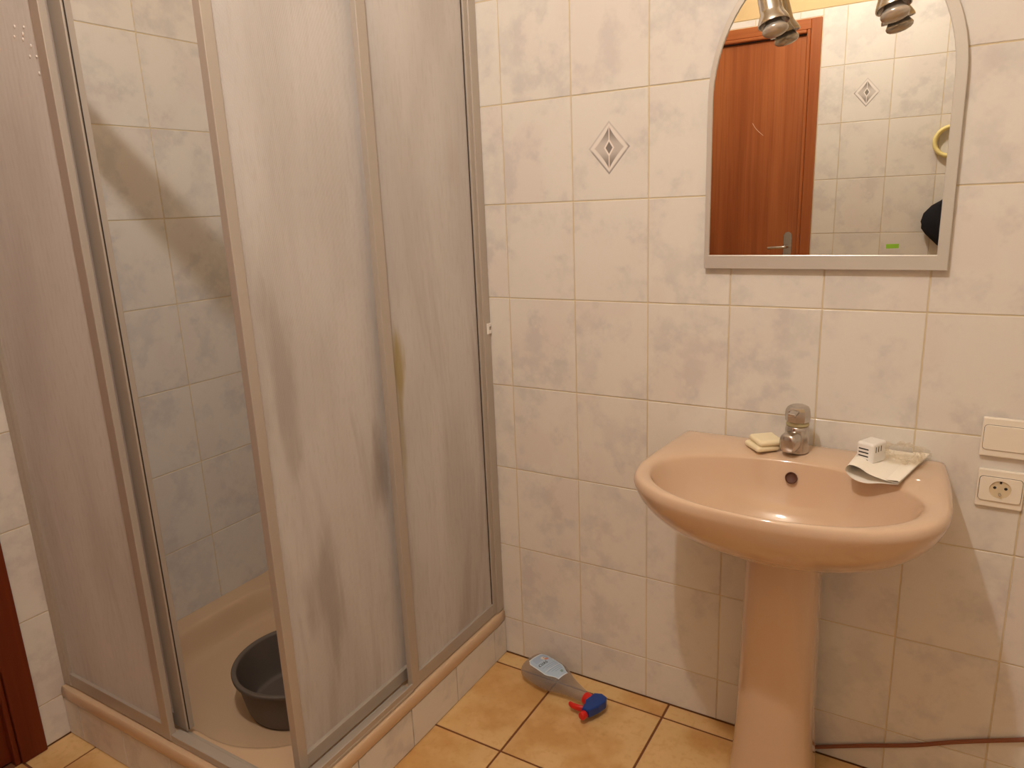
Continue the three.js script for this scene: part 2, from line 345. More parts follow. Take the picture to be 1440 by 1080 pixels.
const texA = scum(11), texB = scum(29, (k, u, v) => {            // darker and paler patches on the sliding pane of the right side
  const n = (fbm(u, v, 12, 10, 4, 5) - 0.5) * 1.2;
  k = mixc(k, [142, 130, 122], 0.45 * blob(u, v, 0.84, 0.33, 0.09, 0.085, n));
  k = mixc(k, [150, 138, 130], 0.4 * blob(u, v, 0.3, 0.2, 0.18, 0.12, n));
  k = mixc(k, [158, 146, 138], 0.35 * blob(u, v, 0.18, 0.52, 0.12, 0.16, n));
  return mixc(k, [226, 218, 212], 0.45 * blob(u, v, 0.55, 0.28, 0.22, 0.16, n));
}), texC = scum(47, (k, u, v) => {
  const n = (fbm(u, v, 14, 12, 4, 15) - 0.5) * 1.2;
  k = mixc(k, [176, 152, 84], 0.6 * blob(u, v, 0.07, 0.47, 0.07, 0.075, n));
  k = mixc(k, [178, 158, 104], 0.35 * blob(u, v, 0.05, 0.38, 0.05, 0.1, n));
  return mixc(k, [218, 206, 194], 0.35 * blob(u, v, 0.8, 0.76, 0.18, 0.06, n * 1.4));
});
const E = thing('shower_enclosure', 'corner shower enclosure with grey aluminium frames and stained frosted panels', 'shower enclosure', [0, 0, 0]);
// a framed panel standing in the plane x = 0, running from z = 0 to z = w, made upright
function framedPanel(g, w, stile, d, map, y0, y1, rail = 0.038) {
  part('stile', boxAt(-d, 0, y0, y1, w - stile, w, 0.0015), M.alu, g);
  part('stile', boxAt(-d, 0, y0, y1, 0, stile, 0.0015), M.alu, g);
  part('rail', boxAt(-d, -0.001, y0, y0 + rail, stile, w - stile, 0.0015), M.alu, g);
  part('rail', boxAt(-d, -0.001, y1 - rail, y1, stile, w - stile, 0.0015), M.alu, g);
  const pg = ribbed(w - 2 * stile + 0.006, y1 - y0 - 2 * rail + 0.006).rotateY(Math.PI / 2);
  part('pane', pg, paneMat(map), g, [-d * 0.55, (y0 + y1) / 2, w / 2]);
  const gk = [];
  for (const z of [stile, w - stile]) gk.push(boxAt(-d * 0.5, -d * 0.5 + 0.003, y0 + rail, y1 - rail, z - 0.0012, z + 0.0012, 0.0005));
  part('gasket', mergeGeometries(gk), M.gasket, g);
}
{
  const y0 = RIM + 0.002;
  part('wall_profile', boxAt(-0.092, -0.064, y0, TOP, 0.0015, 0.034, 0.002), M.alu, E);
  part('wall_profile', boxAt(X0 + 0.0015, X0 + 0.022, y0, TOP, 0.842, 0.872, 0.002), M.alu, E);
  const fB = sub('fixed_panel', E, [-0.069, 0, 0.02]); framedPanel(fB, 0.427, 0.03, 0.016, texC, y0, TOP - 0.03);
  const fA = sub('fixed_panel', E);
  // built directly along x
  const a0 = X0 + 0.012, a1 = -0.47, zf = 0.871, d = 0.015;
  part('stile', boxAt(a1 - 0.03, a1, y0, TOP - 0.03, zf - d, zf, 0.0015), M.alu, fA);
  part('stile', boxAt(a0, a0 + 0.024, y0, TOP - 0.03, zf - d, zf, 0.0015), M.alu, fA);
  part('rail', boxAt(a0 + 0.024, a1 - 0.03, y0, y0 + 0.038, zf - d, zf - 0.001, 0.0015), M.alu, fA);
  part('rail', boxAt(a0 + 0.024, a1 - 0.03, TOP - 0.068, TOP - 0.03, zf - d, zf - 0.001, 0.0015), M.alu, fA);
  part('pane', ribbed(a1 - a0 - 0.048, TOP - 0.1 - y0), paneMat(texA), fA, [(a0 + a1) / 2 - 0.003, (y0 + TOP - 0.03) / 2, zf - 0.009]);
  // water drops left on the outside of the left pane
  const drops = [[-0.581, 1.748], [-0.548, 1.742], [-0.505, 1.737], [-0.588, 1.731], [-0.556, 1.731], [-0.559, 1.722], [-0.535, 1.707], [-0.511, 1.715], [-0.545, 1.689], [-0.522, 1.686], [-0.523, 1.656]].map(([x, y]) => new THREE.SphereGeometry(1, 12, 8).scale(rr(0.0022, 0.0032), rr(0.0026, 0.0042), 0.0016).translate(x, y, zf - 0.0085));
  part('water_drops', mergeGeometries(drops), phys({ color: 0xe9e2da, roughness: 0.03, specularIntensity: 1, clearcoat: 1, clearcoatRoughness: 0.02 }), fA).userData.kind = 'stuff';
  // sliding doors: one pushed back behind the left fixed panel, the other nearly closed
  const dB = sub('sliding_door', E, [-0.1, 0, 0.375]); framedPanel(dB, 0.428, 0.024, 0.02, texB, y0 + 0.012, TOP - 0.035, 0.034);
  const dA = sub('sliding_door', E, [0, 0, 0]);
  const b0 = -0.88, b1 = -0.452, zd = 0.838;
  part('stile', boxAt(b1 - 0.045, b1, y0 + 0.012, TOP - 0.035, zd - 0.02, zd, 0.0015), M.alu, dA);
  part('stile', boxAt(b0, b0 + 0.024, y0 + 0.012, TOP - 0.035, zd - 0.02, zd, 0.0015), M.alu, dA);
  part('rail', boxAt(b0 + 0.024, b1 - 0.045, y0 + 0.012, y0 + 0.046, zd - 0.02, zd - 0.001, 0.0015), M.alu, dA);
  part('rail', boxAt(b0 + 0.024, b1 - 0.045, TOP - 0.069, TOP - 0.035, zd - 0.02, zd - 0.001, 0.0015), M.alu, dA);
  part('pane', ribbed(b1 - b0 - 0.05, TOP - 0.11 - y0), paneMat(texA), dA, [(b0 + b1) / 2 - 0.003, (y0 + TOP) / 2 - 0.012, zd - 0.012]);
  part('gasket', boxAt(b1 + 0.0002, b1 + 0.0012, y0 + 0.014, TOP - 0.04, zd - 0.0065, zd - 0.0035, 0.0004), M.gasket, dA);
  // tracks on the rim and the head rails above
  const track = (g) => g;
  part('track', track(boxAt(-0.104, -0.066, RIM, RIM + 0.008, 0.447, 0.872, 0.0015)), M.alu, E);
  part('track', track(boxAt(-0.0735, -0.067, RIM + 0.006, RIM + 0.023, 0.447, 0.872, 0.0015)), M.alu, E);
  part('track', boxAt(-0.47, -0.068, RIM, RIM + 0.008, 0.83, 0.87, 0.0015), M.alu, E);
  part('track', boxAt(-0.47, -0.068, RIM + 0.006, RIM + 0.02, 0.845, 0.87, 0.0015), M.alu, E);
  part('head_rail', boxAt(-0.126, -0.064, TOP - 0.034, TOP + 0.012, 0.0015, 0.874, 0.003), M.alu, E);
  part('head_rail', boxAt(X0 + 0.0015, -0.126, TOP - 0.034, TOP + 0.012, 0.814, 0.874, 0.003), M.alu, E);
  // little white catch on the wall profile
  const c = new THREE.Shape([[0, 0], [0.016, 0], [0.016, 0.008], [0.006, 0.0085], [0.006, 0.02], [0.016, 0.0205], [0.016, 0.028], [0, 0.028]].map((p) => new THREE.Vector2(...p)));
  part('catch', new THREE.ExtrudeGeometry(c, { depth: 0.004, bevelEnabled: true, bevelSize: 0.0006, bevelThickness: 0.0006, bevelSegments: 1 }).rotateY(Math.PI / 2), M.white, E, [-0.0645, 1.022, 0.02], null, 'small white plastic catch');
}
// washing-up bowl standing in the tray
{
  const b = thing('plastic_bowl', 'round dark grey plastic bowl standing in the shower tray', 'bowl', [-0.42, 0.0545, 0.52]);
  part('bowl', lathe(smoothPts([[0, 0.004], [0.1, 0.004], [0.126, 0.006], [0.136, 0.02], [0.146, 0.07], [0.155, 0.124]], 40).concat([[0.157, 0.128], [0.166, 0.129], [0.169, 0.126], [0.168, 0.118], [0.164, 0.1165], [0.159, 0.119], [0.157, 0.118]], smoothPts([[0.15, 0.07], [0.14, 0.02], [0.132, 0.004], [0.12, 0], [0, 0]], 30)), 72), M.greyPlastic, b);
}

// ---------------------------------------------------------------- washbasin
const BX = 0.782;
{
  const t = thing('washbasin', 'beige ceramic washbasin with a wide oval bowl, mounted on the tiled wall', 'washbasin', [0, 0, 0]);
  const half = [[-0.28, 0.001], [-0.289, 0.1], [-0.294, 0.2], [-0.292, 0.3], [-0.28, 0.35], [-0.252, 0.393], [-0.206, 0.43], [-0.15, 0.454], [-0.08, 0.468], [0, 0.473]];
  const pts = half.concat(half.slice(0, -1).reverse().map(([x, z]) => [-x, z]));
  const curve = new THREE.CatmullRomCurve3(pts.map(([x, z]) => V(BX + x, 0, z)), false, 'centripetal').getPoints(160);
  const poly = curve.map((p) => [p.x, p.z]);
  const C = [0.777, 0.281], N = 192;
  // angles: even, but hitting the two back corners exactly
  const angs = []; for (let j = 0; j < N; j++) angs.push(j / N * 2 * Math.PI);
  for (const k of [poly[0], poly[poly.length - 1]]) { const a = (Math.atan2(k[1] - C[1], k[0] - C[0]) + 2 * Math.PI) % (2 * Math.PI); let b = 0; angs.forEach((q, j) => { if (Math.abs(q - a) < Math.abs(angs[b] - a)) b = j; }); angs[b] = a; }
  const castO = (a) => {
    const dx = Math.cos(a), dz = Math.sin(a); let best = 1e9; const n = poly.length;
    for (let i = 0; i < n; i++) {
      const p = poly[i], q = poly[(i + 1) % n], ex = q[0] - p[0], ez = q[1] - p[1], den = dx * ez - dz * ex; if (Math.abs(den) < 1e-9) continue;
      const t = ((p[0] - C[0]) * ez - (p[1] - C[1]) * ex) / den, s = ((p[0] - C[0]) * dz - (p[1] - C[1]) * dx) / den;
      if (t > 0 && s >= -1e-6 && s <= 1 + 1e-6 && t < best) best = t;
    }
    return [C[0] + dx * best, C[1] + dz * best];
  };
  const castI = (a) => { const ex = 0.2545, ez = Math.sin(a) > 0 ? 0.176 : 0.156, ox = C[0] - 0.776, oz = 0, dx = Math.cos(a), dz = Math.sin(a); const A = dx * dx / ex / ex + dz * dz / ez / ez, B = 2 * (ox * dx / ex / ex + oz * dz / ez / ez), K = ox * ox / ex / ex + oz * oz / ez / ez - 1, s = (-B + Math.sqrt(B * B - 4 * A * K)) / 2 / A; return [C[0] + dx * s, C[1] + dz * s]; };
  const O = angs.map(castO), I = angs.map(castI), Dn = [0.777, 0.225];
  const NK = angs.map((a) => [0.777 + 0.082 * Math.cos(a), 0.13 + 0.09 * Math.sin(a)]);
  const L2 = (a, b, u) => [a[0] + (b[0] - a[0]) * u, a[1] + (b[1] - a[1]) * u];
  const rings = [];
  const addR = (f, y) => rings.push(O.map((_, j) => { const p = f(j); return [p[0], typeof y === 'function' ? y(j) : y, Math.max(p[1], 0.0012)]; }));
  for (const [s, y] of [[0.06, 0.664], [0.14, 0.666], [0.3, 0.670], [0.48, 0.677], [0.64, 0.690], [0.76, 0.708], [0.85, 0.731], [0.91, 0.756], [0.95, 0.779], [0.975, 0.794], [0.99, 0.803], [1.0, 0.8075]]) addR((j) => L2(L2(Dn, C, ss(0, 1, s)), I[j], s), y);
  for (const [s, y] of [[0.06, 0.8105], [0.16, 0.8135], [0.3, 0.8155], [0.5, 0.8165], [0.66, 0.8163], [0.8, 0.815], [0.9, 0.8122], [0.97, 0.807], [1.0, 0.8]]) addR((j) => L2(I[j], O[j], s), y);
  for (const [u, y] of [[0.004, 0.794], [0.017, 0.784], [0.045, 0.768], [0.09, 0.75], [0.15, 0.731], [0.23, 0.711], [0.33, 0.691], [0.45, 0.672], [0.59, 0.656], [0.74, 0.645], [0.88, 0.639], [1.0, 0.636]]) addR((j) => L2(O[j], NK[j], u), y);
  part('basin', loft(rings, true, true, true), M.beige, t);
  // overflow hole high on the back of the bowl, waste at the bottom
  part('overflow_hole', lathe([[0.0128, -0.004], [0.0125, 0.0002], [0.0115, 0.0008], [0.0105, 0.0002], [0.0095, -0.004], [0, -0.004]], 32).rotateX(Math.PI / 2 - 0.5), std({ color: 0x5a3424, roughness: 0.6 }), t, [0.779, 0.776, 0.1415], null, 'dark round overflow hole');
  part('waste', lathe([[0.03, -0.004], [0.029, 0], [0.024, 0.002], [0.018, 0.003], [0, 0.003]], 36), M.chrome, t, [0.778, 0.666, 0.228]);
}
{
  const t = thing('basin_pedestal', 'beige ceramic pedestal column under the washbasin', 'pedestal', [0, 0, 0]);
  const ring = (hx, zb, zf, y, e = 2.5) => { const o = [], N = 72; for (let j = 0; j < N; j++) { const a = -j / N * 2 * Math.PI, c = Math.cos(a), s = Math.sin(a), p = 2 / e; const x = Math.sign(c) * Math.pow(Math.abs(c), p) * hx, z = s > 0 ? Math.pow(s, p) * (zf - 0.12) : -Math.pow(-s, 0.5) * (0.12 - zb); o.push([0.769 + x, y, 0.12 + z]); } return o; };
  part('column', loft([ring(0.094, 0.03, 0.222, 0.0005), ring(0.096, 0.03, 0.224, 0.012), ring(0.093, 0.03, 0.221, 0.05), ring(0.0875, 0.03, 0.216, 0.11), ring(0.0845, 0.03, 0.211, 0.2), ring(0.082, 0.03, 0.207, 0.35), ring(0.08, 0.03, 0.204, 0.5), ring(0.078, 0.03, 0.202, 0.6), ring(0.078, 0.03, 0.202, 0.6355)], true, true, true), M.beige, t);
}
// mixer tap
{
  const t = thing('mixer_tap', 'short worn chrome mixer tap on the back of the washbasin', 'tap', [0.776, 0.8165, 0.078]);
  part('body', lathe([[0, 0], [0.0262, 0], [0.0268, 0.002], [0.0262, 0.006], [0.0255, 0.03], [0.025, 0.052], [0.0235, 0.058], [0.021, 0.061], [0, 0.061]], 40), M.chromeWorn, t);
  // stubby spout pointing at the bowl, its end turned down
  const rs = []; for (const [z, y, w, h] of [[0.0, 0.03, 0.0185, 0.0225], [0.016, 0.03, 0.019, 0.0225], [0.03, 0.029, 0.019, 0.022], [0.041, 0.028, 0.0187, 0.0212], [0.046, 0.0272, 0.017, 0.0193], [0.0482, 0.0265, 0.0125, 0.0145], [0.0487, 0.026, 0.004, 0.005]]) { const r = []; for (let j = 0; j < 28; j++) { const a = j / 28 * 2 * Math.PI, p = 0.68; r.push([Math.sign(Math.cos(a)) * Math.pow(Math.abs(Math.cos(a)), p) * w, y + Math.sign(Math.sin(a)) * Math.pow(Math.abs(Math.sin(a)), p) * h, z]); } rs.push(r); }
  part('spout', loft(rs, true, true, true), M.chromeWorn, t, null, [0, -0.28, 0]);
  part('collar', lathe([[0.0205, 0.06], [0.0238, 0.061], [0.0242, 0.064], [0.0225, 0.0675], [0.0205, 0.068], [0.0205, 0.06]], 40), M.lime, t, null, null, 'collar crusted with yellowish limescale');
  // faceted lever cap
  const hg = lathe([[0, 0.0665], [0.022, 0.0665], [0.0262, 0.071], [0.0272, 0.083], [0.0258, 0.095], [0.022, 0.1015], [0.015, 0.105], [0, 0.106]], 9);
  part('handle', toCreasedNormals(hg, 0.35), M.chromeWorn, t);
  part('lever', mergeGeometries([boxAt(-0.0085, 0.0085, 0.09, 0.098, 0.008, 0.034, 0.003)]), M.chromeWorn, t, [0, 0.003, 0], [0.12, -0.2, 0]);
}
// two bars of soap
function soapBar(label, pos, ry, rx) {
  const g = box(0.056, 0.0145, 0.062, 0.0068, 5), p = g.attributes.position;
  for (let i = 0; i < p.count; i++) { const x = p.getX(i), z = p.getZ(i); p.setY(i, p.getY(i) * (1 - 3 * (x * x + z * z) * 22) + 0.0006 * Math.sin(60 * x + 40 * z)); }
  g.computeVertexNormals();
  const m = part('soap_bar', g, M.soap, scene, pos, [rx, ry, 0]); m.userData = { label, category: 'soap', group: 'pale yellow soap bars beside the tap' };
}
soapBar('lower of two pale yellow soap bars, lying on the washbasin', [0.7055, 0.8237, 0.09], 0.72, 0);
soapBar('upper of two pale yellow soap bars, lying across the other', [0.713, 0.837, 0.0865], 0.62, 0.02);

// folded paper napkin: one long sheet folded over on itself, its fold hanging over the bowl
{
  const t = thing('paper_napkin', 'folded white paper napkin lying on the right end of the washbasin', 'napkin', [0, 0, 0]);
  // cross-section along x (front edge): lower sheet, loop on the left, upper sheet, turned back on the right
  const prof = (k) => {         // k = 0 at the wall side, 1 at the front edge
    const loop = 0.003 + 0.0065 * k, sag = 0.011 * ss(0.72, 1, k);
    return [[0.128, 0.0012], [0.09, 0.0012 - sag * 0.4], [0.055, 0.0015 - sag], [0.025, 0.0018 - sag * 0.7], [0.008, 0.002], [0.0005, 0.002 + loop], [0.008, 0.003 + 2 * loop], [0.03, 0.0036 + 1.9 * loop], [0.06, 0.0042 + 0.6 * loop], [0.09, 0.0036 + 0.2 * loop], [0.118, 0.0038], [0.1275, 0.005], [0.13, 0.0068], [0.127, 0.0082], [0.112, 0.0078], [0.1, 0.0066]];
  };
  const rings = [];
  for (let i = 0; i <= 24; i++) {
    const k = i / 24, c = new THREE.CatmullRomCurve3(prof(k).map(([x, y]) => V(x, y, 0)), false, 'centripetal').getPoints(72);
    const z = 0.012 + 0.178 * k;
    rings.push(c.map((p) => { const x = 0.901 - 0.013 * k + p.x * (1 - 0.25 * k), zz = z + 0.016 * (p.x / 0.13) * k; return [x, 0.8182 + p.y + 0.0006 * Math.sin(x * 90 + z * 60), zz]; }));
  }
  part('sheet', loft(rings.reverse(), false), M.paper, t);
}
// small white vented box in clear wrapping, lying on the napkin
{
  const t = thing('plug_in_unit', 'small white plastic unit with dark vent slots, lying on the napkin', 'device', [0.924, 0.8262, 0.112], [0, -0.45, 0]);
  part('housing', box(0.037, 0.044, 0.05, 0.006, 4), M.white, t, [0, 0.0222, -0.006]);
  for (let k = 0; k < 4; k++) part('vent_slot', box(0.021, 0.0026, 0.001, 0.0004, 1), M.slot, t, [-0.002, 0.008 + k * 0.0075, 0.019]);
  for (let k = 0; k < 3; k++) part('vent_slot', box(0.001, 0.012, 0.0022, 0.0004, 1), M.slot, t, [0.0185, 0.031, 0.009 - k * 0.009]);
}
{
  const t = thing('plastic_wrap', 'crumpled clear plastic wrapping beside the white vented unit', 'wrapping', [0.985, 0.8262, 0.082]);
  const g = new THREE.IcosahedronGeometry(1, 12), p = g.attributes.position;
  const vn = (x, y, z, s) => vnoise(x * 3 + 50, y * 3 + z * 2.3 + 50, 997, 997, s);
  for (let i = 0; i < p.count; i++) {
    const x = p.getX(i), y = p.getY(i), z = p.getZ(i), r = 0.66 + 0.7 * Math.abs(vn(x, y, z, 5) - 0.5) * 2 + 0.22 * Math.abs(vn(x * 2.2, y * 2.2, z * 2.2, 9) - 0.5);
    p.setXYZ(i, x * r * 0.04 - y * 0.008, Math.max(-0.016, y * r * 0.0185) + 0.018, z * r * 0.033);
  }
  g.computeVertexNormals();
  part('film', g, M.clear, t);
}

// ---------------------------------------------------------------- mirror and its lamps
function archShape(x0, x1, y0, ySpring, rise, n = 40) {
  const s = new THREE.Shape(), c = (x0 + x1) / 2, a = (x1 - x0) / 2; s.moveTo(x0, y0); s.lineTo(x1, y0); s.lineTo(x1, ySpring);
  for (let k = 1; k <= n; k++) { const t = k / n * Math.PI; s.lineTo(c + a * Math.cos(t), ySpring + rise * Math.sin(t)); }
  s.lineTo(x0, y0); return s;
}
{
  const t = thing('wall_mirror', 'round-topped wall mirror with a grey border, above the washbasin', 'mirror', [0, 0, 0]);
  const outer = archShape(0.543, 1.0265, 1.2105, 1.57, 0.3), inner = archShape(0.5515, 1.0085, 1.2385, 1.57, 0.283);
  const ring = archShape(0.543, 1.0265, 1.2105, 1.57, 0.3); ring.holes.push(new THREE.Path(inner.getPoints().slice().reverse()));
  part('border', new THREE.ExtrudeGeometry(ring, { depth: 0.012, bevelEnabled: true, bevelSize: 0.0012, bevelThickness: 0.0012, bevelSegments: 2 }), M.mirrorEdge, t, [0, 0, 0.0025]);
  part('glass', new THREE.ExtrudeGeometry(inner, { depth: 0.008, bevelEnabled: false }), M.mirror, t, [0, 0, 0.004]);
  part('sticker', box(0.0235, 0.009, 0.0006, 0.0002, 1), M.green, t, [0.9275, 1.2575, 0.0123], [0, 0, 0.03], 'small bright green sticker');
  part('scratch', tube([[0.6395, 1.5195, 0.0121], [0.646, 1.509, 0.0121], [0.655, 1.4995, 0.0121], [0.6625, 1.493, 0.0121]], 0.00045, 16, 5), std({ color: 0xd8b89a, roughness: 0.5 }), t, null, null, 'pale curved scratch');
}
function spotlight(label, rim, axis) {
  // local -y is where the lamp points; origin at the centre of the flared rim
  const t = thing('mirror_spotlight', label, 'spotlight', rim, null, 'chrome spotlights above the mirror');
  const q = new THREE.Quaternion().setFromUnitVectors(V(0, -1, 0), V(...axis).normalize());
  const head = (n, g, m) => { const o = part(n, g, m, t); o.quaternion.copy(q); return o; };
  head('housing', lathe([[0.0285, 0.001], [0.0305, 0], [0.031, 0.0012], [0.0302, 0.006], [0.027, 0.014], [0.0235, 0.021], [0.0222, 0.027], [0.022, 0.07], [0.0205, 0.078], [0.014, 0.083], [0, 0.084], [0, 0.082], [0.019, 0.075], [0.0205, 0.03], [0.0285, 0.001]], 48), M.chrome);
  head('bulb', lathe([[0, -0.0225], [0.010, -0.022], [0.019, -0.0195], [0.0235, -0.016], [0.0252, -0.012], [0.0248, -0.009], [0.021, -0.003], [0.0155, 0.004], [0.0135, 0.012], [0.0135, 0.03], [0, 0.03]], 48), phys({ color: 0xd6cdc0, roughness: 0.18, metalness: 0.55 }));
  // arm up and back to a plate on the wall above the mirror
  const top = V(...axis).normalize().multiplyScalar(-0.082);
  part('arm', tube([[top.x, top.y, top.z], [top.x * 1.05, top.y + 0.03, top.z], [0, top.y + 0.075, -rim[2] * 0.35], [0, 0.2, -rim[2] + 0.012]], 0.005, 30, 10), M.chrome, t);
  part('wall_plate', lathe([[0, 0.012], [0.02, 0.012], [0.026, 0.008], [0.028, 0], [0, 0]], 36).rotateX(Math.PI / 2), M.chrome, t, [0, 0.2, -rim[2] + 0.0008]);
}
spotlight('left of the two chrome spotlights hanging before the mirror', [0.687, 1.699, 0.068], [0.26, -1, 0.12]);
spotlight('right of the two chrome spotlights hanging before the mirror', [0.9, 1.694, 0.072], [0.26, -1, 0.14]);

// ---------------------------------------------------------------- wall plates
function roundedRect(w, h, r) { const s = new THREE.Shape(), x = -w / 2, y = -h / 2; s.moveTo(x + r, y); s.lineTo(x + w - r, y); s.absarc(x + w - r, y + r, r, -Math.PI / 2, 0); s.lineTo(x + w, y + h - r); s.absarc(x + w - r, y + h - r, r, 0, Math.PI / 2); s.lineTo(x + r, y + h); s.absarc(x + r, y + h - r, r, Math.PI / 2, Math.PI); s.lineTo(x, y + r); s.absarc(x + r, y + r, r, Math.PI, 1.5 * Math.PI); return s; }
const ext = (s, depth, bevel = 0.0008) => new THREE.ExtrudeGeometry(s, { depth, bevelEnabled: true, bevelSize: bevel, bevelThickness: bevel, bevelSegments: 2, curveSegments: 24 });
{
  const t = thing('light_switch', 'cream square light switch on the tiles at the right edge', 'switch', [1.158, 0.8755, 0], [0, 0, -0.012]);
  part('cover_plate', box(0.0815, 0.0815, 0.011, 0.003, 3), M.ivory, t, [0, 0, 0.0058]);
  part('surround', ext(roundedRect(0.0742, 0.0522, 0.007), 0.0006, 0.0002), M.ivoryGap, t, [0, 0, 0.0108]);
  part('rocker', ext(roundedRect(0.0715, 0.0495, 0.006), 0.003, 0.0008), M.ivory, t, [0, 0, 0.0108], [0.03, 0, 0]);
}
{
  const t = thing('power_socket', 'cream square power socket with a round recess, below the light switch', 'socket', [1.1605, 0.766, 0], [0, 0, -0.012]);
  part('cover_plate', box(0.0815, 0.0815, 0.009, 0.003, 3), M.ivory, t, [0, 0, 0.0048]);
  part('surround', ext(roundedRect(0.0742, 0.0522, 0.007), 0.0006, 0.0002), M.ivoryGap, t, [0, 0, 0.0088]);
  const face = roundedRect(0.0715, 0.0495, 0.006); const hole = new THREE.Path(); hole.absarc(0, 0, 0.0195, 0, 2 * Math.PI, true); face.holes.push(hole);
  part('insert', ext(face, 0.0035, 0.0006), M.ivory, t, [0, 0, 0.0088]);
  part('recess', new THREE.CircleGeometry(0.0198, 40), std({ color: 0xdccbab, roughness: 0.5 }), t, [0, 0, 0.0102]);
  for (const x of [-0.0095, 0.0095]) part('pin_hole', lathe([[0, 0.0004], [0.0027, 0.0004], [0.003, 0]], 20).rotateX(Math.PI / 2), M.slot, t, [x, 0.0035, 0.0103]);
  part('earth_pin', lathe([[0, 0.011], [0.0015, 0.0105], [0.0023, 0.008], [0.0024, 0]], 20).rotateX(Math.PI / 2), M.chromeWorn, t, [0, -0.0085, 0.0102]);
  part('keyway', box(0.004, 0.005, 0.0012, 0.0003, 1), M.slot, t, [0, 0.0155, 0.0104]);
}
// cable rising along the wall from behind the pedestal
{
  const m = part('wall_cable', tube([[0.80, 0.006, 0.02], [0.857, 0.0225, 0.008], [0.96, 0.067, 0.0068], [1.06, 0.109, 0.0068], [1.14, 0.15, 0.0068], [1.261, 0.2045, 0.0068], [1.5, 0.315, 0.0068], [1.7, 0.41, 0.0068]], 0.0048, 90, 10), M.cable, scene);
  m.userData = { label: 'thin reddish-brown pipe rising along the tiles to the right of the pedestal', category: 'pipe' };
  m.name = 'wall_pipe';
}

